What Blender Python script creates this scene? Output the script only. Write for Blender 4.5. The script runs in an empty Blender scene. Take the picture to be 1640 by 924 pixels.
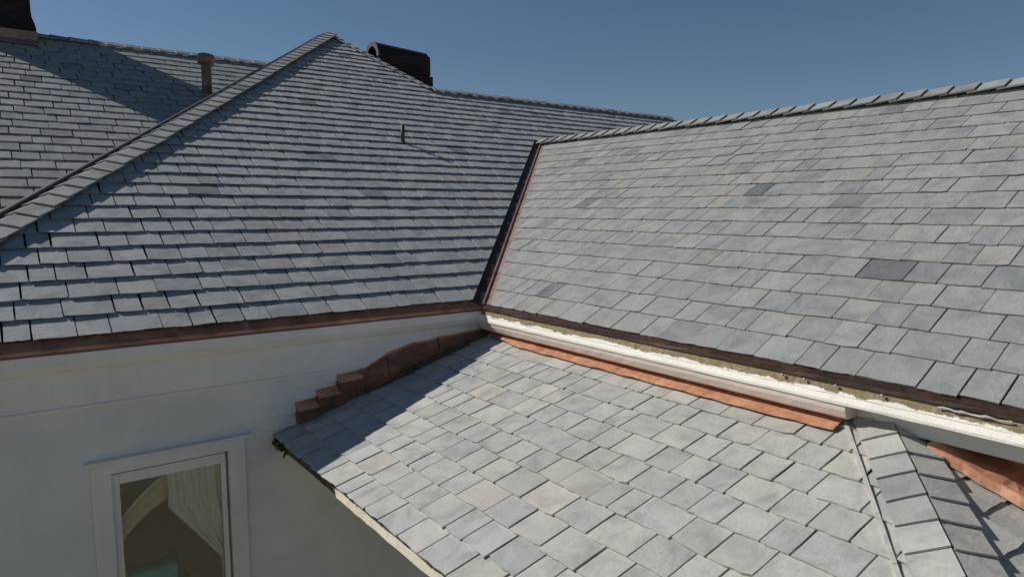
import bpy, bmesh, math, random
from mathutils import Vector, Matrix
R = random.Random(7)
SC = bpy.context.scene
COL = SC.collection

# ------------------------------------------------------------------ frame of reference
# Design units: one unit = 0.8 m; origin at the inner corner of the two eaves.
S = 0.8
ZE = 4.3                       # eave height above the ground, metres
def w(p): return Vector((p[0]*S, p[1]*S, p[2]*S + ZE))

# ------------------------------------------------------------------ camera
cam_d = bpy.data.cameras.new("camera"); cam = bpy.data.objects.new("camera", cam_d)
COL.objects.link(cam); SC.camera = cam
cam_d.sensor_width = 36.0
cam_d.lens = 36.0*1104.63/1640.0
cam_d.clip_start = 0.05; cam_d.clip_end = 3000
AX = Vector((0.802208, -0.067163, 0.593258)); AY = Vector((-0.597, -0.092, 0.797))
def _n(v): return v.normalized()
_vx = Vector((2313-820, 337-462, 1104.63)).normalized()
_vy = Vector((-8-820, 334-462, 1104.63)).normalized()
_vy = (_vy - _vx*_vx.dot(_vy)).normalized()
_vz = _vx.cross(_vy)
# world = rows(vx,vy,vz) * camera vector (x right, y down, z forward)
right = Vector((_vx.x, _vy.x, _vz.x)); down = Vector((_vx.y, _vy.y, _vz.y)); fwd = Vector((_vx.z, _vy.z, _vz.z))
M = Matrix.Identity(4)
for i in range(3):
    M[i][0] = right[i]; M[i][1] = -down[i]; M[i][2] = -fwd[i]
M.translation = w((-4.011, -5.874, 1.0))
cam.matrix_world = M

# ------------------------------------------------------------------ world, sun, exposure
SUN_EL = math.radians(38.0)
sdx, sdy = -0.65, 0.76                     # towards the sun, in plan
SUN_AZ = math.atan2(sdx, sdy)              # clockwise from +Y
world = bpy.data.worlds.new("World"); SC.world = world; world.use_nodes = True
nt = world.node_tree; nt.nodes.clear()
sky = nt.nodes.new('ShaderNodeTexSky'); sky.sky_type = 'NISHITA'; sky.sun_disc = False
sky.sun_elevation = SUN_EL; sky.sun_rotation = SUN_AZ
sky.altitude = 300; sky.air_density = 1.0; sky.dust_density = 0.0; sky.ozone_density = 4.0
bg = nt.nodes.new('ShaderNodeBackground'); bg.inputs[1].default_value = 0.052
wo = nt.nodes.new('ShaderNodeOutputWorld')
nt.links.new(sky.outputs[0], bg.inputs[0]); nt.links.new(bg.outputs[0], wo.inputs[0])
sl = bpy.data.lights.new("sun", 'SUN'); sl.energy = 3.9; sl.angle = math.radians(0.53); sl.color = (1.0, 0.95, 0.87)
so = bpy.data.objects.new("sun", sl); COL.objects.link(so)
L = Vector((sdx*math.cos(SUN_EL), sdy*math.cos(SUN_EL), math.sin(SUN_EL)))
so.rotation_euler = L.to_track_quat('Z', 'Y').to_euler(); so.location = (0, 0, 30)
SC.view_settings.view_transform = 'Standard'; SC.view_settings.look = 'None'
SC.view_settings.gamma = 1.0; SC.view_settings.exposure = 0.06
SC.view_settings.use_curve_mapping = False
SC.render.engine = 'CYCLES'
SC.render.resolution_x = 1024; SC.render.resolution_y = 576

# ------------------------------------------------------------------ material helpers
class NT:
    def __init__(s, name):
        s.m = bpy.data.materials.new(name); s.m.use_nodes = True
        s.t = s.m.node_tree; s.b = s.t.nodes['Principled BSDF']
        tc = s.t.nodes.new('ShaderNodeTexCoord'); s.co = tc.outputs['Object']
    def n(s, typ, **kw):
        x = s.t.nodes.new(typ)
        for k, v in kw.items(): setattr(x, k, v)
        return x
    def ln(s, a, b): s.t.links.new(a, b)
    def noise(s, scale, detail=4, rough=0.55, stretch=None, co=None, dist=0.0):
        x = s.n('ShaderNodeTexNoise'); x.inputs['Scale'].default_value = scale
        x.inputs['Detail'].default_value = detail; x.inputs['Roughness'].default_value = rough
        x.inputs['Distortion'].default_value = dist
        co = co or s.co
        if stretch:
            mp = s.n('ShaderNodeMapping'); mp.inputs['Scale'].default_value = stretch
            s.ln(co, mp.inputs[0]); co = mp.outputs[0]
        s.ln(co, x.inputs['Vector']); return x.outputs['Fac']
    def ramp(s, fac, stops, interp='LINEAR'):
        x = s.n('ShaderNodeValToRGB'); x.color_ramp.interpolation = interp
        e = x.color_ramp.elements
        while len(e) < len(stops): e.new(0.5)
        for i, (p, c) in enumerate(stops):
            e[i].position = p; e[i].color = (*c, 1) if len(c) == 3 else c
        s.ln(fac, x.inputs[0]); return x.outputs[0]
    def mix(s, a, b, fac, mode='MIX'):
        x = s.n('ShaderNodeMix', data_type='RGBA', blend_type=mode)
        for v, i in ((fac, 0), (a, 6), (b, 7)):
            if hasattr(v, 'is_linked'): s.ln(v, x.inputs[i])
            elif i == 0: x.inputs[0].default_value = v
            else: x.inputs[i].default_value = (*v, 1)
        return x.outputs[2]
    def math(s, op, a, b=0.0):
        x = s.n('ShaderNodeMath', operation=op)
        for i, v in enumerate((a, b)):
            if hasattr(v, 'is_linked'): s.ln(v, x.inputs[i])
            else: x.inputs[i].default_value = v
        return x.outputs[0]
    def bump(s, h, strength=0.3, dist=0.01):
        x = s.n('ShaderNodeBump'); x.inputs['Strength'].default_value = strength
        x.inputs['Distance'].default_value = dist
        s.ln(h, x.inputs['Height']); s.ln(x.outputs[0], s.b.inputs['Normal'])
    def set(s, col=None, rough=None, metal=None, spec=None):
        for k, v in (('Base Color', col), ('Roughness', rough), ('Metallic', metal), ('Specular IOR Level', spec)):
            if v is None: continue
            if hasattr(v, 'is_linked'): s.ln(v, s.b.inputs[k])
            else: s.b.inputs[k].default_value = (*v, 1) if k == 'Base Color' else v
        return s.m

def mat_slate(name='slate', gain=(1, 1, 1)):
    k = NT(name)
    at = k.n('ShaderNodeAttribute', attribute_name='tone')
    sep = k.n('ShaderNodeSeparateColor'); k.ln(at.outputs['Color'], sep.inputs[0])
    r, g, b = sep.outputs
    # each slate reads its own patch of the noise
    off = k.n('ShaderNodeVectorMath', operation='SCALE'); k.ln(at.outputs['Color'], off.inputs[0]); off.inputs['Scale'].default_value = 37.0
    add = k.n('ShaderNodeVectorMath', operation='ADD'); k.ln(k.co, add.inputs[0]); k.ln(off.outputs[0], add.inputs[1])
    co = add.outputs[0]
    base = k.ramp(r, [(0.0, (0.145, 0.15, 0.156)), (0.05, (0.17, 0.175, 0.178)), (0.13, (0.25, 0.256, 0.254)), (0.6, (0.283, 0.288, 0.282)), (1.0, (0.318, 0.320, 0.310))])
    hue = k.ramp(g, [(0.0, (0.975, 1.0, 1.015)), (0.5, (1, 1, 1)), (0.85, (1.01, 1.0, 0.98)), (0.96, (1.02, 1.0, 0.955)), (1.0, (1.04, 0.985, 0.93))])
    c = k.mix(base, hue, 1.0, 'MULTIPLY')
    n1 = k.noise(6, 5, 0.6, co=co, dist=0.6)
    c = k.mix(c, k.ramp(n1, [(0.25, (0.70, 0.71, 0.73)), (0.5, (1, 1, 1)), (0.75, (1.18, 1.17, 1.14))]), 0.95, 'MULTIPLY')
    n2 = k.noise(55, 4, 0.7, co=co)
    c = k.mix(c, k.ramp(n2, [(0.3, (0.88, 0.88, 0.88)), (0.7, (1.1, 1.1, 1.1))]), 0.7, 'MULTIPLY')
    # pale scuffs and rusty specks
    n3 = k.noise(14, 6, 0.65, stretch=(1, 3.5, 1), co=co)
    c = k.mix(c, (0.46, 0.46, 0.44), k.ramp(n3, [(0.66, (0, 0, 0)), (0.8, (0.55, 0.55, 0.55))]))
    n4 = k.noise(9, 5, 0.7, co=co, dist=1.2)
    c = k.mix(c, (0.24, 0.19, 0.125), k.ramp(n4, [(0.66, (0, 0, 0)), (0.8, (0.45, 0.45, 0.45))]))
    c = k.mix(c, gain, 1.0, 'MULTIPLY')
    rg = k.ramp(n1, [(0.3, (0.5, 0.5, 0.5)), (0.7, (0.72, 0.72, 0.72))])
    hgt = k.math('ADD', k.math('MULTIPLY', n1, 1.0), k.math('MULTIPLY', n2, 0.22))
    hgt = k.math('ADD', hgt, k.math('MULTIPLY', n3, 0.5))
    k.bump(hgt, 0.75, 0.007)
    return k.set(c, rg, 0.0, 0.4)

def mat_plain(name, col, rough=0.7, var=0.2, scale=8, metal=0.0, bump=0.15, spec=0.4):
    k = NT(name); n = k.noise(scale, 5, 0.6)
    lo = tuple(c*(1-var) for c in col); hi = tuple(min(1, c*(1+var)) for c in col)
    c = k.ramp(n, [(0.3, lo), (0.7, hi)])
    k.bump(k.noise(scale*6, 4), bump, 0.004)
    return k.set(c, rough, metal, spec)

def mat_copper(name, a, b, c_, metal=0.55, rough=0.42):
    k = NT(name); n = k.noise(5, 5, 0.65, dist=0.8); n2 = k.noise(26, 4, 0.6)
    c = k.ramp(n, [(0.28, a), (0.5, b), (0.72, c_)])
    c = k.mix(c, k.ramp(n2, [(0.3, (0.75, 0.73, 0.72)), (0.7, (1.12, 1.1, 1.08))]), 0.8, 'MULTIPLY')
    k.bump(k.math('ADD', k.noise(3, 2), k.math('MULTIPLY', n2, 0.15)), 0.35, 0.02)
    return k.set(c, k.ramp(n2, [(0.3, (rough-.08,)*3), (0.7, (rough+.14,)*3)]), metal, 0.5)

def mat_paint(name, stain=0.35, col=(0.78, 0.775, 0.75)):
    k = NT(name)
    n = k.noise(2.2, 5, 0.6, dist=0.5); n2 = k.noise(18, 5, 0.65)
    c = k.ramp(n, [(0.3, tuple(x*0.86 for x in col)), (0.65, col)])
    st = k.noise(3, 5, 0.7, stretch=(9, 9, 0.7)); c = k.mix(c, (0.56, 0.54, 0.48), k.ramp(st, [(0.52, (0, 0, 0)), (0.75, (.2, .2, .2))]))
    c = k.mix(c, (0.5, 0.47, 0.40), k.ramp(n2, [(0.58, (0, 0, 0)), (0.75, (stain, stain, stain))]))
    k.bump(k.noise(30, 4), 0.2, 0.003)
    return k.set(c, 0.55, 0, 0.4)

def mat_worn(name, zmid, spread, paint=(0.84, 0.81, 0.74)):
    """white paint worn off along the top of a board: bare mossy wood above zmid (metres), paint below"""
    k = NT(name)
    n = k.noise(7, 6, 0.72, dist=0.8); n2 = k.noise(40, 5, 0.7); n3 = k.noise(3.5, 4, 0.6)
    wood = k.ramp(n2, [(0.25, (0.10, 0.08, 0.045)), (0.5, (0.25, 0.20, 0.115)), (0.75, (0.42, 0.37, 0.25))])
    wood = k.mix(wood, (0.20, 0.165, 0.095), k.ramp(n3, [(0.4, (0, 0, 0)), (0.6, (0.6, 0.6, 0.6))]))
    pt = k.mix(paint, tuple(c*0.86 for c in paint), k.ramp(n3, [(0.45, (0, 0, 0)), (0.65, (0.7, 0.7, 0.7))]))
    sp = k.n('ShaderNodeSeparateXYZ'); k.ln(k.co, sp.inputs[0])
    d = k.math('DIVIDE', k.math('SUBTRACT', zmid, sp.outputs[2]), spread)
    m = k.math('ADD', k.math('ADD', d, 0.5), k.math('MULTIPLY', k.math('SUBTRACT', n, 0.5), 1.7))
    c = k.mix(wood, pt, k.ramp(m, [(0.42, (0, 0, 0)), (0.52, (1, 1, 1))]))
    k.bump(k.math('ADD', n, n2), 0.45, 0.008)
    return k.set(c, 0.75, 0, 0.25)

def mat_brick(name):
    k = NT(name)
    sp = k.n('ShaderNodeSeparateXYZ'); k.ln(k.co, sp.inputs[0])
    cb = k.n('ShaderNodeCombineXYZ'); k.ln(k.math('ADD', sp.outputs[0], sp.outputs[1]), cb.inputs[0]); k.ln(sp.outputs[2], cb.inputs[1])
    br = k.n('ShaderNodeTexBrick'); k.ln(cb.outputs[0], br.inputs['Vector'])
    br.inputs['Scale'].default_value = 1.0; br.inputs['Brick Width'].default_value = 0.215; br.inputs['Row Height'].default_value = 0.075
    br.inputs['Mortar Size'].default_value = 0.006
    br.inputs['Color1'].default_value = (0.022, 0.017, 0.020, 1); br.inputs['Color2'].default_value = (0.030, 0.022, 0.024, 1); br.inputs['Mortar'].default_value = (0.032, 0.028, 0.028, 1)
    c = k.mix(br.outputs['Color'], k.ramp(k.noise(5), [(0.3, (0.7, 0.7, 0.7)), (0.7, (1.25, 1.2, 1.2))]), 0.8, 'MULTIPLY')
    k.bump(br.outputs['Fac'], 0.5, -0.006)
    return k.set(c, 0.85, 0, 0.2)

def mat_glass():
    m = bpy.data.materials.new('window_glass'); m.use_nodes = True; t = m.node_tree; t.nodes.clear()
    o = t.nodes.new('ShaderNodeOutputMaterial'); mx = t.nodes.new('ShaderNodeMixShader')
    tr = t.nodes.new('ShaderNodeBsdfTransparent'); gl = t.nodes.new('ShaderNodeBsdfGlossy'); gl.inputs['Roughness'].default_value = 0.03
    tr.inputs[0].default_value = (0.96, 0.98, 0.96, 1)
    fr = t.nodes.new('ShaderNodeFresnel'); fr.inputs[0].default_value = 1.6
    t.links.new(fr.outputs[0], mx.inputs[0]); t.links.new(tr.outputs[0], mx.inputs[1]); t.links.new(gl.outputs[0], mx.inputs[2]); t.links.new(mx.outputs[0], o.inputs[0])
    return m

def mat_lace():
    k = NT('cream_lace'); n = k.noise(28, 5, 0.7); n2 = k.noise(7, 3, 0.6, stretch=(6, 1, 0.6))
    c = k.ramp(k.math('MULTIPLY', n, n2), [(0.08, (0.66, 0.64, 0.56)), (0.24, (0.95, 0.94, 0.88))])
    k.bump(n, 0.8, 0.02); return k.set(c, 0.9, 0, 0.1)

def mat_grass():
    k = NT('dry_lawn'); n = k.noise(0.6, 6, 0.7); n2 = k.noise(30, 4, 0.7)
    c = k.ramp(n, [(0.3, (0.30, 0.26, 0.16)), (0.7, (0.42, 0.36, 0.24))])
    c = k.mix(c, k.ramp(n2, [(0.3, (0.6, 0.6, 0.6)), (0.7, (1.3, 1.3, 1.2))]), 0.8, 'MULTIPLY')
    k.bump(n2, 0.8, 0.03); return k.set(c, 0.95, 0, 0.1)

MT = dict(
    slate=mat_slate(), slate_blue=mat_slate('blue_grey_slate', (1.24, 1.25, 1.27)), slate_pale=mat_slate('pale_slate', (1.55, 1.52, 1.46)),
    felt=mat_plain('roofing_felt', (0.035, 0.035, 0.038), 0.9, 0.25),
    copper_dull=mat_copper('weathered_copper', (0.19, 0.10, 0.065), (0.42, 0.20, 0.12), (0.60, 0.31, 0.20), 0.3, 0.5),
    copper_mid=mat_copper('mid_copper', (0.065, 0.036, 0.027), (0.15, 0.078, 0.054), (0.33, 0.16, 0.10), 0.3, 0.5),
    copper_dark=mat_copper('dark_copper', (0.030, 0.018, 0.014), (0.055, 0.030, 0.022), (0.095, 0.048, 0.032), 0.35, 0.5),
    copper_grey=mat_copper('grey_brown_copper', (0.12, 0.08, 0.062), (0.21, 0.14, 0.108), (0.32, 0.225, 0.175), 0.3, 0.5),
    copper_new=mat_copper('new_copper', (0.42, 0.19, 0.105), (0.60, 0.31, 0.185), (0.72, 0.43, 0.29), 0.35, 0.5),
    copper_pale=mat_copper('pale_copper', (0.19, 0.125, 0.105), (0.31, 0.205, 0.175), (0.43, 0.30, 0.26), 0.35, 0.5),
    paint=mat_paint('white_paint', 0.15),
    trim=mat_paint('cream_trim_paint', 0.25, (0.76, 0.73, 0.63)),
    worn=mat_worn('worn_cornice_paint', ZE-0.086*S, 0.05*S), worn_eave=mat_worn('worn_eave_paint', ZE+(-0.991-0.062)*S, 0.05*S, (0.80, 0.74, 0.62)), rot=mat_plain('bare_board', (0.10, 0.082, 0.055), 0.9, 0.5, 14, bump=0.5),
    brick=mat_brick('dark_brick'),
    glass=mat_glass(), lace=mat_lace(), grass=mat_grass(),
    pinkish=mat_paint('stained_bounce_tint_paint', 0.3, (0.68, 0.585, 0.52)),  # stain blotches; the pink puts light bounced off the copper into the colour
    plaster=mat_plain('interior_plaster', (0.75, 0.71, 0.62), 0.8, 0.08),
    boards=mat_plain('interior_floor', (0.55, 0.53, 0.47), 0.6, 0.12),
    teal=mat_plain('teal_cloth', (0.10, 0.42, 0.44), 0.85, 0.25),
    beige=mat_plain('beige_cloth', (0.78, 0.69, 0.50), 0.9, 0.2),
    mortar=mat_plain('pale_mortar', (0.46, 0.445, 0.41), 0.9, 0.2, 20),
    rim=mat_plain('chimney_rim', (0.13, 0.095, 0.085), 0.9, 0.3),
    iron=mat_plain('dark_iron', (0.05, 0.05, 0.048), 0.6, 0.2),
    moss=mat_plain('moss_and_rot', (0.055, 0.048, 0.02), 0.95, 0.5, 20, bump=0.8),
)

# ------------------------------------------------------------------ mesh helper
class MB:
    def __init__(s): s.v = []; s.f = []; s.mi = []; s.c = []
    def add(s, vs, fs, mi=0, col=(0.5, 0.5, 0.5)):
        o = len(s.v)
        s.v += [w(p) for p in vs]; s.c += [col]*len(vs)
        for f in fs: s.f.append([o+i for i in f]); s.mi.append(mi)
    def box(s, a, b, mi=0, col=(0.5,)*3):
        x0, y0, z0 = a; x1, y1, z1 = b
        s.add([(x0,y0,z0),(x1,y0,z0),(x1,y1,z0),(x0,y1,z0),(x0,y0,z1),(x1,y0,z1),(x1,y1,z1),(x0,y1,z1)],
              [(0,3,2,1),(4,5,6,7),(0,1,5,4),(1,2,6,5),(2,3,7,6),(3,0,4,7)], mi, col)
    def prism(s, poly, d0, d1, f, mi=0, col=(0.5,)*3, n=1, wob=0.0, rr=None):
        """poly: 2-D profile, extruded along d0..d1; f(u, v, d) -> point."""
        k = len(poly); vs = []; fs = []
        for i in range(n+1):
            d = d0 + (d1-d0)*i/n
            for (u, v) in poly:
                du = (rr.uniform(-wob, wob) if rr else 0); dv = (rr.uniform(-wob, wob) if rr else 0)
                vs.append(f(u+du, v+dv, d))
        for i in range(n):
            for j in range(k):
                a = i*k+j; b = i*k+(j+1) % k
                fs.append((a, b, b+k, a+k))
        fs.append(tuple(reversed(range(k)))); fs.append(tuple(n*k+j for j in range(k)))
        s.add(vs, fs, mi, col)
    def tube(s, pts, r, seg=12, mi=0, cap=True):
        pts = [Vector(p) for p in pts]; vs = []; fs = []
        for i, p in enumerate(pts):
            t = (pts[min(i+1, len(pts)-1)] - pts[max(i-1, 0)]).normalized()
            a = t.orthogonal().normalized() if abs(t.z) < .9 else Vector((1, 0, 0))
            a = (a - t*a.dot(t)).normalized(); b = t.cross(a)
            rad = r[i] if isinstance(r, (list, tuple)) else r
            for j in range(seg):
                an = 2*math.pi*j/seg
                vs.append(p + (a*math.cos(an)+b*math.sin(an))*rad)
        for i in range(len(pts)-1):
            for j in range(seg):
                a0 = i*seg+j; b0 = i*seg+(j+1) % seg
                fs.append((a0, b0, b0+seg, a0+seg))
        if cap: fs.append(tuple(reversed(range(seg)))); fs.append(tuple((len(pts)-1)*seg+j for j in range(seg)))
        s.add(vs, fs, mi)
    def build(s, name, mats, parent=None, smooth=False, bevel=0.0, tone=False):
        me = bpy.data.meshes.new(name); me.from_pydata(s.v, [], s.f)
        if not isinstance(mats, (list, tuple)): mats = [mats]
        for m in mats: me.materials.append(m)
        me.polygons.foreach_set('material_index', s.mi)
        if tone:
            ca = me.color_attributes.new('tone', 'FLOAT_COLOR', 'POINT')
            ca.data.foreach_set('color', [x for c in s.c for x in (*c, 1.0)])
        bm = bmesh.new(); bm.from_mesh(me); bmesh.ops.recalc_face_normals(bm, faces=bm.faces); bm.to_mesh(me); bm.free()
        if smooth: me.polygons.foreach_set('use_smooth', [True]*len(me.polygons))
        me.update()
        o = bpy.data.objects.new(name, me); COL.objects.link(o)
        if bevel:
            b = o.modifiers.new('bevel', 'BEVEL'); b.width = bevel; b.segments = 2; b.limit_method = 'ANGLE'
        if parent: o.parent = parent
        return o

def clip_poly(poly, a, b, c):
    """keep a*u + b*v <= c"""
    out = []
    for i in range(len(poly)):
        p = poly[i]; q = poly[(i+1) % len(poly)]
        dp = a*p[0]+b*p[1]-c; dq = a*q[0]+b*q[1]-c
        if dp <= 0: out.append(p)
        if dp*dq < 0:
            t = dp/(dp-dq); out.append((p[0]+(q[0]-p[0])*t, p[1]+(q[1]-p[1])*t))
    return out

def rtone(rr, dark=0.04):
    x = rr.random()
    r = rr.uniform(0.0, 0.08) if x < dark else (rr.uniform(0.1, 0.25) if x < dark*3.5 else min(1, max(0.2, rr.gauss(0.6, 0.17))))
    return (r, rr.random(), rr.random())

class Plane:
    """roof plane: O on the eave line, U along the eave, V up the slope, N outward"""
    def __init__(s, O, U, V):
        s.O = Vector(O); s.U = Vector(U).normalized(); V = Vector(V); V = V - s.U*s.U.dot(V); s.V = V.normalized()
        s.N = s.U.cross(s.V)
        if s.N.z < 0: s.N = -s.N
    def at(s, u, v, h=0.0): return s.O + s.U*u + s.V*v + s.N*h
    def uv(s, p): d = Vector(p)-s.O; return (d.dot(s.U), d.dot(s.V))

def slates(mb, P, u0, u1, v0, v1, expo, clips, seed, T=0.014, wmin=0.15, wmax=0.36, jit=0.004, dark=0.04, gap=0.007, skip=None, seg=5, under=0.002):
    rr = random.Random(seed)
    ncourse = int(math.ceil((v1-v0)/expo))
    prev = []
    for k in range(ncourse):
        vb = v0 + k*expo
        u = u0 - rr.uniform(0, wmax); joints = []
        while u < u1:
            wd = rr.uniform(wmin, wmax)
            # keep joints away from the joints of the course below
            for _ in range(6):
                if all(abs(u+wd-j) > 0.045 for j in prev): break
                wd = rr.uniform(wmin, wmax)
            a = u + gap*rr.uniform(0.25, 0.8); b = u + wd - gap*rr.uniform(0.25, 0.8)
            u += wd; joints.append(u)
            uc = (a+b)/2
            if skip and skip(uc, vb): continue
            dv = rr.gauss(0, 0.003); sk = rr.gauss(0, 0.003)
            top = vb + expo*1.28
            poly = []
            for i in range(seg+1):
                t = i/seg
                e = jit*rr.uniform(-1, 1)
                if i in (0, seg) and rr.random() < 0.25: e += rr.uniform(0.004, 0.014)
                poly.append((a+(b-a)*t, vb+dv+sk*(t-.5)*2+e))
            poly.append((b+rr.uniform(-1, 1)*jit*.6, vb+expo*0.5)); poly.append((b+rr.uniform(-1, 1)*jit*.4, top))
            poly.append((a+rr.uniform(-1, 1)*jit*.4, top)); poly.append((a+rr.uniform(-1, 1)*jit*.6, vb+expo*0.5))
            for cf in clips:
                cl = cf(uc, vb)
                for (ca, cb, cc) in cl:
                    if len(poly) >= 3: poly = clip_poly(poly, ca, cb, cc)
            if len(poly) < 3: continue
            ar = 0
            for i in range(len(poly)):
                p, q = poly[i], poly[(i+1) % len(poly)]; ar += p[0]*q[1]-q[0]*p[1]
            if abs(ar) < 0.0008: continue
            th = T*rr.uniform(0.75, 1.3); lift = rr.uniform(0, 0.18)*T; roll = rr.gauss(0, 0.0016)
            def ht(u_, v_): return 2.15*T + lift + roll*(u_-uc)/0.12 - T*1.05*(v_-vb)/expo
            n = len(poly)
            vs = [P.at(p[0], p[1], ht(*p)) for p in poly] + [P.at(p[0], p[1] + (under if p[1] < vb+expo*.3 else 0), ht(*p)-th) for p in poly]
            fs = [tuple(range(n)), tuple(reversed(range(n, 2*n)))] + [(i, (i+1) % n, n+(i+1) % n, n+i) for i in range(n)]
            mb.add(vs, fs, 0, rtone(rr, dark))
        prev = joints

def deck(mb, pts, N, depth=0.03, mi=1):
    """thin closed board under the slates"""
    n = len(pts); N = Vector(N)
    vs = [Vector(p) for p in pts] + [Vector(p)-N*depth for p in pts]
    mb.add(vs, [tuple(range(n)), tuple(reversed(range(n, 2*n)))] + [(i, (i+1) % n, n+(i+1) % n, n+i) for i in range(n)], mi)

def hline(P, p, q, inside, off=0.0):
    """half-plane in the u,v of plane P along the 3-D line p-q that keeps `inside`; off pulls the edge inwards"""
    a = P.uv(p); b = P.uv(q); i = P.uv(inside)
    du, dv = b[0]-a[0], b[1]-a[1]; l = math.hypot(du, dv); n = (dv/l, -du/l)
    c = n[0]*a[0]+n[1]*a[1]
    if n[0]*i[0]+n[1]*i[1] > c: n = (-n[0], -n[1]); c = -c
    return (n[0], n[1], c-off)

def caps(mb, p, q, s1, s2, expo, wd, seed, T=0.016, lift0=0.03, lift1=0.02, first=0.0, sides=(1, 1), tb=1.0, wj=0.0, skew=(0, 0)):
    """overlapping saddle slates along the line p->q (laid from p, each lapping over the one before).
    s1, s2: directions away from the line down each side."""
    rr = random.Random(seed); p = Vector(p); q = Vector(q); d = (q-p); Ln = d.length; d.normalize()
    s1 = Vector(s1).normalized(); s2 = Vector(s2).normalized()
    n = int(Ln/expo)+1
    up = Vector((0, 0, 1)); up = (up - d*up.dot(d)).normalized()
    for k in range(n):
        a = first + k*expo
        for si, s in enumerate((s1, s2)):
            if not sides[si]: continue
            nn = d.cross(s).normalized(); nn = nn if nn.dot(up) > 0 else -nn
            w_ = wd*rr.uniform(1-wj, 1+wj); e0 = rr.uniform(-.006, .006)
            a_ = a + e0; L_ = min(expo*1.3, Ln-a_+.004)
            if L_ < .03: continue
            def pt(t, x, h):
                h = h - (0.009 if si == 1 and sides[0] else 0)
                # t along, x across
                lf = lift0 + ((lift1[si] if isinstance(lift1, tuple) else lift1)-lift0)*(x/w_) + T*1.05*tb*(1 - (t-a_)/expo)
                return p + d*(t + skew[si]*x/w_*max(0, 1-(t-a_)/(L_*.5))) + s*x + nn*(lf + h)
            i0 = -0.004 if si == 0 else -0.002
            j = [rr.uniform(-.004, .004) for _ in range(6)]
            ring = [(a_+j[0], i0), (a_+j[1], w_*.5), (a_+j[2], w_+j[4]), (a_+L_*.5, w_+j[5]), (a_+L_, w_), (a_+L_, i0)]
            m = len(ring)
            vs = [pt(t, x, T) for t, x in ring] + [pt(t, x, 0) for t, x in ring]
            mb.add(vs, [tuple(range(m)), tuple(reversed(range(m, 2*m)))] + [(i, (i+1) % m, m+(i+1) % m, m+i) for i in range(m)], 0, rtone(rr, 0.06))

def strip(mb, pts_a, pts_b, N, t=0.006, mi=0):
    """thin sheet between two polylines, thickened along N"""
    N = Vector(N); n = len(pts_a)
    for i in range(n-1):
        q = [Vector(pts_a[i]), Vector(pts_a[i+1]), Vector(pts_b[i+1]), Vector(pts_b[i])]
        vs = q + [p+N*t for p in q]
        mb.add(vs, [(3,2,1,0),(4,5,6,7),(0,1,5,4),(1,2,6,5),(2,3,7,6),(3,0,4,7)], mi)

# ------------------------------------------------------------------ setting
lawn = MB(); G = 900/S
lawn.add([(-G,-G,-ZE/S),(G,-G,-ZE/S),(G,G,-ZE/S),(-G,G,-ZE/S)], [(0,1,2,3)])
lo = lawn.build('lawn', MT['grass']); lo['kind'] = 'structure'; lo['label'] = 'pale dry lawn around the house'

house = bpy.data.objects.new('house', None); COL.objects.link(house)
house['label'] = 'white clapboard house with grey slate roofs, copper gutters and two dark chimneys'
house['category'] = 'house'
def part(o, label=None):
    if label: o['label'] = label
    return o

t = 0.546
XL = -5.25                       # left end of the front eave
APEX = Vector((1.83, 8.45, 4.614)); RH = Vector((2.83, 5.91, 3.227)); RE = Vector((9.66, 5.91, 3.227))
VT = Vector((4.0, 4.0, 2.184)); HL = Vector((XL, 0.02, 0.0))
PA = Plane((0, 0, 0), (1, 0, 0), (0, 1, t))
PC = Plane((0, 0, 0), (0, 1, 0), (1, 0, t))
ZB = -1.2
PB = Plane((0, -ZB/t, 0), (1, 0, 0), (0, 1, t))
YBR = 9.68; BR = Vector((-3, YBR, t*YBR+ZB))
E = 0.2585

# ------------------------------------------------------------------ front roof (left, facing the camera)
mb = MB()
cl_hip = hline(PA, HL, APEX, (3, 2, 3*t)); cl_rh = hline(PA, APEX, RH, (1, 4, 4*t))
cl_rid = hline(PA, RH, RE, (3, 4, 4*t)); cl_val = hline(PA, (0,0,0), VT, (-1, 1, t), 0.13)
def clipA(u, v):
    c = [cl_hip]
    c.append(cl_rh if u < 2.83 else cl_rid)
    y = PA.at(u, v).y
    if y < 3.98 and u < 4.6: c.append(cl_val)
    return c
def skipA(u, v):
    y = PA.at(u, v).y
    return (u > 4.6 and y < 3.6) or (y < 3.9 and u > y+0.6)
slates(mb, PA, XL, 9.7, 0.075, 9.7, 0.2505, [clipA], 11, skip=skipA, jit=0.005, T=0.0195, dark=0.015, seg=6, gap=.013, wmin=.17, wmax=.36, under=.016)
PL_ = Plane(HL, (0, 1, 0), (1, 0, 4.614/(1.83-XL)))
slates(mb, PL_, 0, 9, 0.02, PL_.uv(APEX)[1], E, [lambda u, v: [hline(PL_, HL, APEX, (XL, 4, 0)), (0, 1, PL_.uv(APEX)[1])]], 13)
deck(mb, [HL, (0,0,0), VT, (9.6, 4.0, 4.0*t), RE, RH, APEX], PA.N)
# hidden slopes behind
left_dir = Vector((0, 1, 0))
deck(mb, [HL, APEX, APEX+Vector((0, 6, 0)), (XL, 8, 0)], Vector((-.54, 0, .84)), 0.03, 0)
deck(mb, [APEX, RH, RH+Vector((3, 0, -4.1)), APEX+Vector((4.0, 6, -5.5)), APEX+Vector((0, 6, 0))], Vector((.8, 0, .58)), 0.03, 0)
deck(mb, [RH, RE, RE+Vector((3.0, 6, -3.2)), RH+Vector((0, 6, -3.2))], Vector((0, .48, .88)), 0.03, 0)
deck(mb, [RE, (9.6, 4.0, 4.0*t), (13, 1.5, 0), RE+Vector((6, 6, -3.2)), ], Vector((.48, 0, .88)), 0.03, 0)
roofA = part(mb.build('roof', [MT['slate_blue'], MT['felt']], house, tone=True), 'large hipped slate roof on the left, facing the camera')

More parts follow.
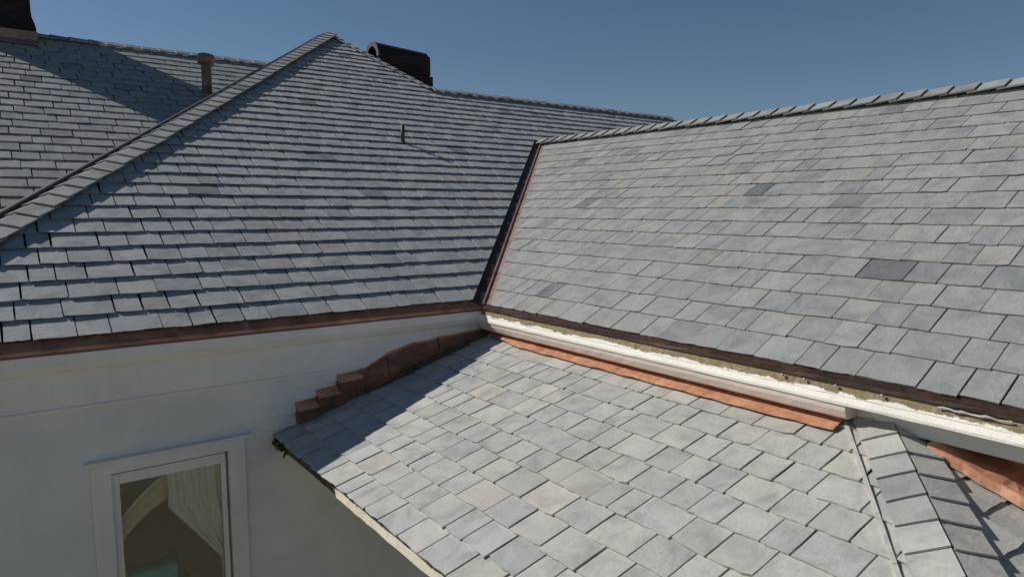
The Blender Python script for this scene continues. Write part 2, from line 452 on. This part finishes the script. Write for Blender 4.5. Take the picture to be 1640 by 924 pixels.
d_hip = (APEX-HL).normalized()
nA = PA.N
sA = nA.cross(d_hip); sA = sA if sA.x > 0 else -sA       # away from the hip, in the plane of the front slope
sL = Vector((-1, 0, -0.648)); sL = sL - d_hip*d_hip.dot(sL)
mb = MB()
caps(mb, HL+nA*0.02, APEX+nA*0.02, sA, sL, 0.232, 0.20, 21, lift0=0.03, lift1=0.055, wj=0.04)
mb.build('hip_cap', MT['slate'], roofA, tone=True)
mb = MB(); upA = (nA+Vector((-.54, 0, .84))).normalized(); hr = [HL+(APEX-HL)*(k/24) for k in range(24)]
mb.tube([p_+sL.normalized()*.15+upA*.07 for p_ in hr], [.075*(1-.8*k/23) for k in range(24)], 10)  # added tube that draws the dark strip beyond the hip slates
part(mb.build('hip_dark_strip', MT['iron'], roofA, smooth=True), 'dark strip added behind the hip slates')
d_rh = (APEX-RH).normalized(); sR = nA.cross(d_rh); sR = sR if sR.x < 0 else -sR
sF = Vector((1, 0, -1.38)); sF = sF - d_rh*d_rh.dot(sF)
mb = MB()
caps(mb, RH+nA*0.02, APEX+nA*0.02, sR, sF, 0.235, 0.11, 22, lift0=0.03, lift1=0.03, wj=0.04)
mb.build('hip_cap', MT['slate'], roofA, tone=True)
mb = MB()
caps(mb, RE+nA*0.02, RH+nA*0.02, (0, -1, -t), (0, 1, -t), 0.25, 0.13, 23, lift0=0.035, lift1=0.04, wj=0.04)
mb.build('ridge_cap', MT['slate'], roofA, tone=True)

# copper apron and gutter edge of the front eave
def fA(u, v, d): return (d, u, v)
mb = MB(); rr = random.Random(3)
mb.prism([(0.085, 0.085*t+.012), (-0.012, -0.002), (-0.016, -0.028), (-0.004, -0.03), (0.0, -0.012), (0.085, 0.085*t)], XL-.05, -0.02, fA, n=40, wob=0.0022, rr=rr)
part(mb.build('gutter', MT['copper_dull'], roofA, smooth=False), 'thin brown copper gutter edge under the left slates')

# white cornice under the front eave
mb = MB()
mb.prism([(0.09, -0.02), (0.005, -0.046), (0.0, -0.05), (0.0, -0.125), (0.012, -0.132), (0.03, -0.165), (0.06, -0.2), (0.072, -0.205), (0.072, -0.222), (0.09, -0.222)], XL, 0.06, fA, n=30, wob=0.0012, rr=rr)
mb.prism([(0.115, -0.2222), (0.086, -0.2222), (0.086, -0.46), (0.074, -0.466), (0.074, -0.488), (0.115, -0.49)], XL, 0.3, fA)
corn = part(mb.build('cornice', MT['paint'], house), 'smooth white cornice and frieze board below the left gutter')

# ------------------------------------------------------------------ right wing roof
mb = MB(); YR = -8.5
CR0 = VT; CR1 = Vector((4.0, YR, 2.184))
cl_v2 = hline(PC, (0,0,0), VT, (2, 0, 2*t), 0.09); cl_r2 = hline(PC, CR0, CR1, (1, -2, t))
slates(mb, PC, YR, 4.1, 0.010, 4.56, E, [lambda u, v: [cl_v2, cl_r2]], 37, jit=0.0035, T=0.0115, dark=0.02, wmin=.16, wmax=.36)
deck(mb, [(0,0,0), (0,YR,0), CR1, CR0], PC.N)
deck(mb, [CR0, CR1, (8, YR, 0), (8, 0, 0)], Vector((.48, 0, .88)), 0.03, 0)
mb.add([(0.02, YR, -0.02), CR1-Vector((0,0,.03)), (7.98, YR, -0.02)], [(0, 1, 2)], 1)
roofC = part(mb.build('roof', [MT['slate'], MT['felt']], house, tone=True), 'sunlit pale grey slate roof of the right wing')
mb = MB()
caps(mb, CR1+Vector((0, 0, .03)), CR0+Vector((0, 0, .03)), (-1, 0, -t), (1, 0, -t), 0.25, 0.185, 41, T=0.0165, lift0=0.025, lift1=0.03, wj=0.03, tb=1.25)
mb.build('ridge_cap', MT['slate'], roofC, tone=True)
# valley: copper on both slopes and a standing rib
mb = MB(); dv = Vector((1, 1, t)).normalized()
sa = nA.cross(dv); sa = sa if sa.x < 0 else -sa
sc = PC.N.cross(dv); sc = sc if sc.x > 0 else -sc
p0 = Vector((-0.01, -0.01, 0.0)); p1 = VT - dv*0.02
def along(k, n=14): return p0 + (p1-p0)*(k/n)
strip(mb, [along(k)+nA*.004 for k in range(15)], [along(k)+sa*.19+nA*.004 for k in range(15)], nA, .005, 1)  # shade on this side of the valley is put into the darker copper
strip(mb, [along(k)+PC.N*.004 for k in range(15)], [along(k)+sc*.18+PC.N*.004 for k in range(15)], PC.N, .005)
up = (nA+PC.N).normalized()
side = dv.cross(up)
mb.prism([(-0.026, 0.0), (-0.006, 0.04), (0.006, 0.04), (0.026, 0.0)], 0, 1, lambda u, v, d: p0+(p1-p0)*d+side*u+up*v)
part(mb.build('valley_flashing', [MT['copper_pale'], MT['copper_dark']], roofC), 'copper valley strip with a raised rib between the two big slopes')
# dark copper drip edge along the wing eave
def fC(u, v, d): return (u, d, v)
mb = MB(); rr = random.Random(5)
mb.prism([(0.03, 0.03*t+.008), (-0.03, -0.004), (-0.042, -0.006), (-0.045, -0.029), (-0.034, -0.031), (-0.03, -0.02), (0.03, 0.03*t-.006)], YR, 0.0, fC, n=50, wob=0.0018, rr=rr)
gutC = part(mb.build('gutter', MT['copper_dark'], roofC), 'dark brown copper drip edge along the right wing')
for y in (-3.45, -3.60, -3.80, -4.07):
    mb = MB(); mb.tube([(-0.050, y, -0.045), (-0.064, y, -0.042)], [0.010, 0.006], 8); mb.build('sealant_blob', MT['mortar'], gutC, smooth=True)
mb = MB()
mb.tube([(-0.052+rr.uniform(-.001, .003), -4.36-.028*k, -0.043+rr.uniform(-.006, .004)) for k in range(13)], [rr.uniform(.003, .008) for k in range(13)], 7)
part(mb.build('sealant_streak', MT['mortar'], gutC), 'white sealant streak on the dark drip edge')

# cornice of the wing: weathered top board, white board, crown
mb = MB(); rr = random.Random(8)
Y_H = -3.86
mb.prism([(0.12, -0.02), (-0.026, -0.033), (-0.040, -0.07), (-0.05, -0.098), (0.12, -0.098)], YR, 0.03, fC, mi=1, n=110, wob=0.0025, rr=rr)
mb.prism([(0.12, -0.0985), (-0.046, -0.0985), (-0.062, -0.135), (-0.06, -0.152), (0.12, -0.152)], YR, 0.032, fC, mi=0, n=60, wob=0.0012, rr=rr)
mb.prism([(0.12, -0.1525), (-0.05, -0.1525), (-0.047, -0.19), (-0.028, -0.232), (-0.006, -0.247), (0.12, -0.247)], Y_H, 0.034, fC, mi=2, n=50, wob=0.0015, rr=rr)
mb.prism([(0.2, -0.1525), (0.12, -0.1525), (0.117, -0.285), (0.2, -0.285)], YR, Y_H, fC, mi=3, n=20, wob=0.0008, rr=rr)
mb.prism([(0.36, -0.10), (0.19, -0.10), (0.19, -0.29), (0.36, -0.29)], YR, 0.04, fC, mi=3)
cornC = part(mb.build('cornice', [MT['worn'], MT['worn'], MT['pinkish'], MT['paint']], house), 'weathered cornice of the right wing with peeling white paint')

# ------------------------------------------------------------------ rear roof
mb = MB()
vB = PB.uv((0, YBR, t*YBR+ZB))[1]
slates(mb, PB, -9, 1.4, 0.0, vB, E, [lambda u, v: [(0, 1, vB)]], 51, jit=0.004, T=0.0155, dark=0.02, wmin=.22, wmax=.44, gap=.013,
       skip=lambda u, v: PB.at(u, v).z < 0.648*(u+3.99)+0.85-0.6)
deck(mb, [PB.at(-9, -.05), PB.at(1.5, -.05), PB.at(1.5, vB), PB.at(-9, vB)], PB.N)
deck(mb, [PB.at(-9, vB), PB.at(1.5, vB), PB.at(1.5, vB)+Vector((0, 7, -7*t)), PB.at(-9, vB)+Vector((0, 7, -7*t))], Vector((0, .48, .88)), 0.03, 0)
roofB = part(mb.build('roof', [MT['slate'], MT['felt']], house, tone=True), 'farther slate roof at upper left behind the hip')
mb = MB()
caps(mb, PB.at(-9, vB)+Vector((0,0,.02)), PB.at(1.4, vB)+Vector((0,0,.02)), (0, -1, -t), (0, 1, -t), 0.3, 0.16, 53, lift0=0.03, lift1=0.035, wj=.05)
mb.build('ridge_cap', MT['slate'], roofB, tone=True)

# tall chimney astride the rear ridge
cx0, cx1, cy0, cy1 = -4.33, -3.27, 9.42, 10.85; ztop = 6.9
mb = MB()
prof = [(3.2, 0.06), (4.17, 0.06), (4.25, 0.045), (4.36, 0.01), (4.48, 0.0), (6.35, 0.0), (6.36, .03), (6.48, .03), (6.49, .06), (6.62, .06), (6.63, .03), (ztop, .03)]
vs = []; fs = []
for z, e in prof: vs += [(cx0-e, cy0-e, z), (cx1+e, cy0-e, z), (cx1+e, cy1+e, z), (cx0-e, cy1+e, z)]
for i in range(len(prof)-1):
    for j in range(4): fs.append((i*4+j, i*4+(j+1) % 4, i*4+4+(j+1) % 4, i*4+4+j))
fs.append(tuple((len(prof)-1)*4+j for j in range(4)))
mb.add(vs, fs)
ch1 = part(mb.build('chimney', MT['brick'], house), 'tall dark brick chimney at the top left corner')
mb = MB(); e = 0.075
zf = t*(cy0-e)+ZB
mb.add([(cx0-e, cy0-e, zf+.01), (cx1+e, cy0-e, zf+.01), (cx1+e, cy0-e, zf+.21), (cx0-e, cy0-e, zf+.21),
        (cx0-e, cy1+e, zf+.01), (cx1+e, cy1+e, zf+.01), (cx1+e, cy1+e, zf+.21), (cx0-e, cy1+e, zf+.21)],
       [(0,1,2,3),(1,5,6,2),(5,4,7,6),(4,0,3,7),(3,2,6,7)])
strip(mb, [(cx0-e, cy0-e-.2, zf-.2*t+.045), (cx1+e, cy0-e-.2, zf-.2*t+.045)], [(cx0-e, cy0-e, zf+.05), (cx1+e, cy0-e, zf+.05)], PB.N)
part(mb.build('flashing', MT['copper_pale'], ch1), 'copper flashing round the chimney foot')

# copper flue with a round hood on the rear slope
mb = MB(); fx, fy = -0.78, 7.72; fz = t*fy+ZB
ztp = 3.70
mb.tube([(fx, fy, fz-.05), (fx, fy, ztp)], 0.085, 20)
mb.tube([(fx, fy, fz-.02), (fx, fy, fz+.06)], [0.12, 0.09], 20)
flue = part(mb.build('vent_pipe', MT['copper_grey'], house, smooth=True), 'copper flue pipe with a round hood on the far slope')
mb = MB()
mb.tube([(fx-.14, fy, ztp-.03), (fx-.135, fy, ztp-.03), (fx-.10, fy, ztp-.03), (fx, fy, ztp-.03), (fx+.10, fy, ztp-.03), (fx+.135, fy, ztp-.03), (fx+.14, fy, ztp-.03)], [0.045, 0.078, 0.105, 0.118, 0.105, 0.078, 0.045], 20)
mb.build('hood', MT['copper_grey'], flue, smooth=True)

# barrel-topped chimney behind the front ridge
by0, by1, bx0, bx1 = 7.6, 8.25, 2.60, 3.80
zc, rad = 4.16, 0.325
mb = MB()
out = []; inn = []; K = 16
ym = (by0+by1)/2
for k in range(K+1):
    a = math.pi*k/K
    out.append((ym-math.cos(a)*rad, zc+math.sin(a)*rad)); inn.append((ym-math.cos(a)*rad*.66, zc-.02+math.sin(a)*rad*.66))
out = [(by0, 3.88)] + out + [(by1, 3.88)]; inn = [(ym-rad*.66, 3.88)] + inn + [(ym+rad*.66, 3.88)]
n = len(out); vs = []; fs = []
for x in (bx0, bx1):
    rx = 0.07 if x == bx1 else 0.0
    vs += [(x, y, z-(rx if z > 4.3 else 0)) for y, z in out]; vs += [(x, y, z) for y, z in inn]
for i in range(n-1):
    fs += [(i, i+1, 2*n+i+1, 2*n+i), (n+i+1, n+i, 3*n+i, 3*n+i+1), (i, n+i, n+i+1, i+1), (2*n+i+1, 3*n+i+1, 3*n+i, 2*n+i)]
fs += [(0, 2*n, 3*n, n), (n-1, 2*n-1, 4*n-1, 3*n-1)]
mb.add(vs, fs)
mb.box((bx0+.05, by0+.04, 2.4), (bx1-.03, by1-.04, 3.88))
mb.box((bx0+.02, by0-.02, 3.66), (bx1+.05, by1+.02, 3.86))
mb.box((bx0+.5, by0+.12, 3.87), (bx1-.2, by1-.12, 4.3))
bar = part(mb.build('chimney', MT['brick'], house), 'dark chimney with a barrel vaulted cap behind the ridge')

mb = MB(); vs = []; fs = []
for x in (bx0-.03, bx0-.002):
    for k in range(K+1):
        a = math.pi*k/K
        for r_ in (rad*1.0, rad*.72): vs.append((x, ym-math.cos(a)*r_, zc+math.sin(a)*r_))
m_ = 2*(K+1)
for k in range(K):
    a = 2*k
    fs += [(a, a+1, a+3, a+2), (m_+a, m_+a+2, m_+a+3, m_+a+1), (a, a+2, m_+a+2, m_+a), (a+1, m_+a+1, m_+a+3, a+3)]
fs += [(0, m_, m_+1, 1), (2*K, 2*K+1, m_+2*K+1, m_+2*K)]
mb.add(vs, fs); mb.build('rim', MT['rim'], bar)

# small stub pipe on the front slope
mb = MB(); q = Vector((0.985, 3.593, 3.593*t))
mb.tube([q, q+Vector((0, 0, .30))], 0.03, 12); mb.tube([q-Vector((0,0,.02)), q+Vector((0, 0, .05))], [0.06, .028], 12)
part(mb.build('vent_pipe', MT['iron'], house, smooth=True), 'thin dark stub pipe on the left front slope')

# ------------------------------------------------------------------ porch roof
tD = 0.30; zD = -0.340
def dpt(x, y): return Vector((x, y, zD+tD*x))
PD = Plane((-2.17, 0, zD-2.17*tD), (0, 1, 0), (1, 0, tD))
XW = 0.35; YW = 0.12
H0 = dpt(XW, -3.886); hd = Vector((-0.949, -0.738, -0.2847)); H1 = H0 + hd*2.655
mb = MB()
vtop = PD.uv(dpt(XW, 0))[1]
cl_h = hline(PD, H0, H1, (-1, -1, -.6)); 
cl_w = hline(PD, dpt(-1, YW), dpt(0, YW), (-1, -1, -.6))
slates(mb, PD, -6.6, YW+.2, -0.015, vtop, 0.232, [lambda u, v: [cl_h, cl_w]], 63, jit=0.005, T=0.0125, dark=0.0, wmin=.15, wmax=.32, gap=.012)
deck(mb, [dpt(-2.16, YW), H1+Vector((.02,.02,0)), H0, dpt(XW, YW)], PD.N)
UE = Vector((0.9945, -0.105, 0))
nE = hd.cross(UE).normalized(); nE = nE if nE.z > 0 else -nE
vE = nE.cross(UE); vE = vE if vE.z > 0 else -vE
PE = Plane(H1, UE, vE)
cl_he = hline(PE, H0, H1, H1+UE*2)
cl_we = hline(PE, H0, H0-vE*2+UE*0.0, H1+UE*1.5)
uw = PE.uv(H0)[0]
# where the hip end meets the wall of the wing: x = XW
wq = H0 - vE*((0) / 1.0)
slates(mb, PE, 0, 3.2, -0.015, PE.uv(H0)[1]+.1, 0.215, [lambda u, v: [cl_he]], 67, jit=0.004, T=0.0125, dark=0.05, wmin=.22, wmax=.42,
       skip=lambda u, v: PE.at(u, v).x > XW+.2)
E_w = H1 + UE*((XW-H1.x)/UE.x)
deck(mb, [H0, H1, E_w], nE)
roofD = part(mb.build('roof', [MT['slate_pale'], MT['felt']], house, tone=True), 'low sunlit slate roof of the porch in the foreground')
# hip caps
mb = MB()
sD = PD.N.cross(hd); sD = sD if sD.y > 0 else -sD
sE = nE.cross(hd); sE = sE if sE.x > 0 else -sE
upn = (PD.N+nE).normalized()
caps(mb, H1+upn*.02, H0+hd.normalized()*.05+upn*.02, sD, sE, 0.192, 0.188, 71, T=0.013, lift0=0.03, lift1=(0.006, 0.03), wj=.02, skew=(-.02, .035))
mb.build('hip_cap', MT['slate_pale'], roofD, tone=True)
mb = MB(); rr = random.Random(12)
hn = hd.normalized()
for k in range(36):
    a = H0+hd*(2.6*k/36); b = H0+hd*(2.6*(k+1)/36); wv = rr.uniform(.0, .007)
    strip(mb, [a+sD*(.180)+PD.N*.018, b+sD*.180+PD.N*.018], [a+sD*(.196)+PD.N*.018, b+sD*(.196)+PD.N*.018], PD.N, 0.016+wv*.5)
part(mb.build('mortar_bead', MT['mortar'], roofD), 'pale mortar line along the porch hip')
# head flashing under the wing cornice
mb = MB(); rr = random.Random(14)
N_ = 30; ya, yb = -0.05, -3.80
xs = [-.055+rr.uniform(-.008, .008) + (.08 if k < 5 else 0)*(1-k/5) for k in range(N_+1)]
pa = [dpt(xs[k], ya+(yb-ya)*k/N_)+PD.N*(.036+rr.uniform(0, .006)) for k in range(N_+1)]
pb = [dpt(XW, ya+(yb-ya)*k/N_)+PD.N*(.06) for k in range(N_+1)]
strip(mb, pa, pb, PD.N, .006)
part(mb.build('flashing', MT['copper_new'], roofD), 'bright copper flashing along the top of the porch roof')
mb = MB()
def ept(x, y):
    # point on the hip-end slope
    z = H0.z - (nE.x*(x-H0.x)+nE.y*(y-H0.y))/nE.z
    return Vector((x, y, z))
ys = [-4.25-.09*k for k in range(17)]
pa = [ept(0.075+rr.uniform(-.006, .006), y)+nE*(.078+rr.uniform(0, .006)) for y in ys]
pb = [ept(XW, y)+nE*(.085+.022*math.sin(y*23)+rr.uniform(0, .01)) for y in ys]
pm = [(a_*.55+b_*.45)+nE*(.012*math.sin(k*1.9)+.006) for k, (a_, b_) in enumerate(zip(pa, pb))]
pl = [a_+Vector((-.012, 0, -.05)) for a_ in pa]
strip(mb, pl, pa, (-1, 0, 0), .005)
strip(mb, pa, pm, nE, .006)
pa = pm
pc = [p + Vector((-.012, 0, .14)) for p in pb]
strip(mb, pa, pb, nE, .006)
strip(mb, pb, pc, (-1, 0, 0), .006)
part(mb.build('flashing', MT['copper_new'], roofD), 'buckled copper flashing beyond the porch hip')
# step flashing against the front wall; skylit tops and shaded fronts put into the colours
mb = MB(); rr = random.Random(15)
for (xa, xb, zt, zb_) in ((-1.975, -1.785, -0.742, -0.90), (-1.785, -1.575, -0.650, -0.84), (-1.585, -1.35, -0.540, -0.78)):
    yf = YW-.10; dz = .012
    mb.add([(xa, yf, zt-.03), (xb, yf, zt-.03+dz), (xb, YW, zt+.03+dz), (xa, YW, zt+.03), (xa, yf, zt-.042), (xb, yf, zt-.042+dz), (xb, YW, zt-.0), (xa, YW, zt-.0)],
           [(0,1,2,3),(4,5,1,0),(5,6,2,1),(6,7,3,2),(7,4,0,3),(4,7,6,5)], 0)
    yf += .006
    mb.add([(xa+.003, yf, zt-.043), (xb-.002, yf, zt-.043+dz), (xb-.002, YW, zt-.002), (xa+.003, YW, zt-.002), (xa, yf-.012, zb_), (xb, yf-.012, zb_+.06), (xb, YW, zb_+.06), (xa, YW, zb_)],
           [(0,1,2,3),(4,5,1,0),(5,6,2,1),(6,7,3,2),(7,4,0,3),(4,7,6,5)], 1)
n = 22; A_ = []; B_ = []; C_ = []; TOP = ((-1.345, -.50), (-1.30, -.475), (-0.95, -.335), (-0.6, -.30), (-.3, -.285), (.05, -.27))
def topz(x):
    for (a, za), (b, zb2) in zip(TOP, TOP[1:]):
        if x <= b: return za+(zb2-za)*(x-a)/(b-a)
    return TOP[-1][1]
EDG = [-1.345, -1.08, -.80, -.52, -.24, .045]
for si_, (xa, xb) in enumerate(zip(EDG, EDG[1:])):
    # each sheet laps over the one below it
    A_ = []; B_ = []; C_ = []; off = -.010*(si_ % 2) + rr.uniform(-.003, .003); up_ = rr.uniform(-.012, .010)
    for k in range(6):
        x = xa + (xb+.03-xa)*k/5 if xb < 0 else xa + (xb-xa)*k/5
        x_ = min(x, xb)
        zt = topz(xa) + (topz(xb)-topz(xa))*(x-xa)/(xb-xa)
        A_.append(Vector((x, YW-.062+off, max(zt+up_, zD+tD*x+.05)+rr.uniform(-.003, .003))))
        B_.append(Vector((x, YW-.085+off+rr.uniform(-.003, .003), zD+tD*x+.07+rr.uniform(-.003, .003))))
        C_.append(Vector((x, YW-.15+off+rr.uniform(-.006, .003), zD+tD*x+.045)))
    strip(mb, A_, B_, (0, -1, .3), .006, 1); strip(mb, B_, C_, (0, -.4, .9), .006, 1)
    strip(mb, [a+Vector((0, .05, .012)) for a in A_], [a+Vector((0, 0, .002)) for a in A_], (0, 0, 1), .005, 0)
part(mb.build('step_flashing', [MT['copper_new'], MT['copper_mid']], roofD), 'stepped copper flashing where the porch meets the wall')
# eave board of the porch
mb = MB(); rr = random.Random(16)
ze = zD-2.17*tD
mb.prism([(-2.03, 0.03), (-2.135, -0.006), (-2.14, -0.045), (-2.12, -0.05), (-2.03, -0.03)], H1.y+.05, YW-.02, lambda u, v, d: (u, d, ze+v), mi=1, n=70, wob=.004, rr=rr)
mb.prism([(-2.09, -0.02), (-2.128, -0.046), (-2.125, -0.135), (-2.09, -0.137)], H1.y+.05, -1.15, lambda u, v, d: (u, d, ze+v), mi=0, n=50, wob=.0025, rr=rr)
mb.prism([(-2.09, -0.02), (-2.115, -0.046), (-2.112, -0.13), (-2.09, -0.132)], -1.15, YW-.02, lambda u, v, d: (u, d, ze+v), mi=1, n=20, wob=.003, rr=rr)
part(mb.build('fascia', [MT['worn_eave'], MT['rot']], roofD), 'white porch eave board peeling along its top')
mb = MB(); rr = random.Random(17)
for k in range(46):
    c = Vector((-2.15+rr.uniform(-.05, .05), YW-.03-rr.random()**1.6*.22, ze-.03+rr.uniform(-.07, .035)))
    s_ = rr.uniform(.012, .034)
    d1 = Vector((rr.uniform(-1,1), rr.uniform(-1,1), rr.uniform(-1,1)))*s_; d2 = Vector((rr.uniform(-1,1), rr.uniform(-1,1), rr.uniform(-1,1)))*s_; d3 = Vector((rr.uniform(-1,1), rr.uniform(-1,1), rr.uniform(-1.6,1)))*s_
    mb.add([c+d1, c+d2, c+d3, c-(d1+d2+d3)/2], [(0,1,2),(0,1,3),(1,2,3),(0,2,3)])
part(mb.build('debris', MT['moss'], roofD), 'mossy broken corner of the porch eave')
# soffit
mb = MB()
mb.add([(-2.08, YW+.02, ze-.12), (XW, YW+.02, ze-.12), (XW, -6.0, ze-.12), (-2.08, H1.y+.1, ze-.12)], [(0,1,2,3)])
mb.add([(-2.08, YW+.02, ze-.09), (XW, YW+.02, ze-.09), (XW, -6.0, ze-.09), (-2.08, H1.y+.1, ze-.09)], [(0,1,2,3)])
mb.build('soffit', MT['paint'], roofD)

# ------------------------------------------------------------------ walls
ZG = -ZE/S
WX0, WX1, WZ0, WZ1 = -3.52, -2.50, -2.75, -1.05     # opening of the front window
mb = MB(); lap = 0.115; z = -0.46; rr = random.Random(18)
def lapboard(x0, x1, z0, z1):
    mb.add([(x0, YW-.002, z1), (x1, YW-.002, z1), (x1, YW-.034, z0), (x0, YW-.034, z0), (x0, YW+.05, z1), (x1, YW+.05, z1), (x1, YW+.05, z0), (x0, YW+.05, z0)],
           [(0,1,2,3),(3,2,6,7),(0,3,7,4),(1,5,6,2),(0,4,5,1),(4,7,6,5)])
while z > ZG:
    z0 = max(z-lap, ZG)
    if z0 < WZ1 and z > WZ0:
        lapboard(-5.1, WX0, z0, z); lapboard(WX1, XW, z0, z)
    else:
        lapboard(-5.1, XW, z0, z)
    z -= lap
wallA = part(mb.build('wall', MT['paint'], house), 'white clapboard wall under the left eave')
mb = MB()
# wing wall, left wall with an unseen opening added to let sun into the room, rear wall
mb.box((XW, YR+.3, ZG), (XW+.12, YW-.02, -0.291))
mb.box((XW+.12, YR+.3, ZG), (7.8, YR+.42, -0.03)); mb.box((7.68, YR+.42, ZG), (7.8, 4, -0.03))
mb.box((-5.1, YW+.06, ZG), (-4.98, 1.0, -.05)); mb.box((-5.1, 3.0, ZG), (-4.98, 12, -.05)); mb.box((-5.1, 1.0, ZG), (-4.98, 3.0, -2.9)); mb.box((-5.1, 1.0, -1.0), (-4.98, 3.0, -.05))
mb.box((-8.9, 12, ZG), (9.6, 12.12, -.05)); mb.box((-8.9, 2.5, ZG), (-5.1, 2.62, -.05)); mb.box((-8.9, 2.62, ZG), (-8.78, 12, -.05))
mb.build('wall', MT['paint'], house)

# front window
win = bpy.data.objects.new('window', None); COL.objects.link(win); win.parent = house
win['label'] = 'tall white sash window in the clapboard wall'
yc = YW-.05
def fW(x, y, z): return (x, y, z)
mb = MB()
mb.box((-3.565, yc, -2.8), (-3.43, YW+.02, -1.03)); mb.box((-2.565, yc, -2.8), (-2.43, YW+.02, -1.03)); mb.box((-3.564, yc-.004, -1.0305), (-2.431, YW+.02, -0.945))
mb.prism([(YW+.0, -0.90), (yc-.03, -0.912), (yc-.03, -0.928), (yc-.012, -0.9445), (YW+.0, -0.9445)], -3.6, -2.37, lambda u, v, d: (d, u, v))
mb.box((-3.6, yc-.05, -2.86), (-2.40, YW+.02, -2.801))
mb.build('casing', MT['paint'], win, bevel=.004)
mb = MB(); ys0, ys1 = YW-.015, YW+.03
mb.box((-3.4295, ys0, -2.75), (-3.375, ys1, -1.05)); mb.box((-2.625, ys0, -2.75), (-2.585, ys1, -1.05)); mb.box((-3.3745, ys0+.001, -1.135), (-2.6255, ys1, -1.05)); mb.box((-3.3745, ys0+.001, -2.75), (-2.6255, ys1, -2.65))
mb.build('sash', MT['paint'], win, bevel=.003)
mb = MB(); mb.box((-3.376, YW+.004, -2.66), (-2.624, YW+.009, -1.13))
mb.build('pane', MT['glass'], win)

# the room behind it
mb = MB(); mb.box((-4.97, YW+.07, -3.05), (-1.0, 5, -3.0)); fl = mb.build('floor', MT['boards']); fl['kind'] = 'structure'; fl['label'] = 'grey floor of the room behind the window'
mb = MB(); mb.box((-1.0, YW+.07, -3.05), (-.92, 5, -.6)); mb.box((-4.97, 5, -3.05), (-.92, 5.08, -.6)); mb.box((-4.97, YW+.07, -.6), (-.92, 5.08, -.55))
mb.build('inner_wall', MT['plaster'], house)
# lace curtain swept to the right jamb
mb = MB(); nz, nx = 40, 44; vs = []; fs = []; rr = random.Random(19)
for i in range(nz+1):
    z = -1.1 - 1.5*i/nz
    f = max(0.0, (-1.1-z-0.34)/0.55); f = min(1.0, f)
    xl = -3.03 + 0.40*f; xr = -2.55
    if f >= 1: xl = -2.63 + .0*(z+2)
    for j in range(nx+1):
        u = j/nx; x = xl+(xr-xl)*u
        vs.append((x, YW+.06+.018*math.sin(u*34+z*1.5)+.012*math.sin(u*13+2+z*4)+.012*f, z))
for i in range(nz):
    for j in range(nx):
        a = i*(nx+1)+j; fs.append((a, a+1, a+nx+2, a+nx+1))
mb.add(vs, fs)
cur = mb.build('curtain', MT['lace'], None, smooth=True)
sm = cur.modifiers.new('thick', 'SOLIDIFY'); sm.thickness = .004
cur['label'] = 'cream lace curtain swept aside inside the sash window'; cur['category'] = 'curtain'
# scooped beige swag across the head of the window
mb = MB(); vs = []; fs = []; n1, n2 = 40, 14
for i in range(n1+1):
    u = i/n1; x = -3.46+.62*u
    zt = -1.62+.50*math.sin(u*math.pi*.5)**.8; hgt = .20+.06*u
    for j in range(n2+1):
        v = j/n2; vs.append((x, YW+.11+.02*math.sin(v*14)+.02*v, zt-hgt*v))
for i in range(n1):
    for j in range(n2):
        a = i*(n2+1)+j; fs.append((a, a+1, a+n2+2, a+n2+1))
mb.add(vs, fs); sw = mb.build('curtain_swag', MT['beige'], None, smooth=True)
sm = sw.modifiers.new('thick', 'SOLIDIFY'); sm.thickness = .006
sw['label'] = 'beige arched cloth swag beside the lace curtain behind the glass'; sw['category'] = 'curtain swag'
# teal sofa low behind the glass
sofa = bpy.data.objects.new('sofa', None); COL.objects.link(sofa); sofa.location = w((-3.3, .9, -3.0))
sofa['label'] = 'teal upholstered sofa seen low through the window glass'; sofa['category'] = 'sofa'
def sofa_part(name, a, b, m):
    mb = MB(); mb.box(a, b); o = mb.build(name, m, None, bevel=.04); o.parent = sofa; o.matrix_parent_inverse = Matrix.Translation(-sofa.location); return o
sofa_part('seat', (-4.2, .55, -2.9), (-2.95, 1.3, -2.45), MT['teal']); sofa_part('backrest', (-4.2, .32, -2.9), (-2.95, .54, -2.0), MT['teal'])
sofa_part('armrest', (-2.94, .32, -2.9), (-2.8, 1.3, -2.3), MT['teal']); sofa_part('armrest', (-4.36, .32, -2.9), (-4.21, 1.3, -2.3), MT['teal'])
for (x, y) in ((-4.3, .36), (-2.87, .36), (-4.3, 1.22), (-2.87, 1.22)): sofa_part('leg', (x-.03, y-.03, -3.0), (x+.03, y+.03, -2.9), MT['iron'])
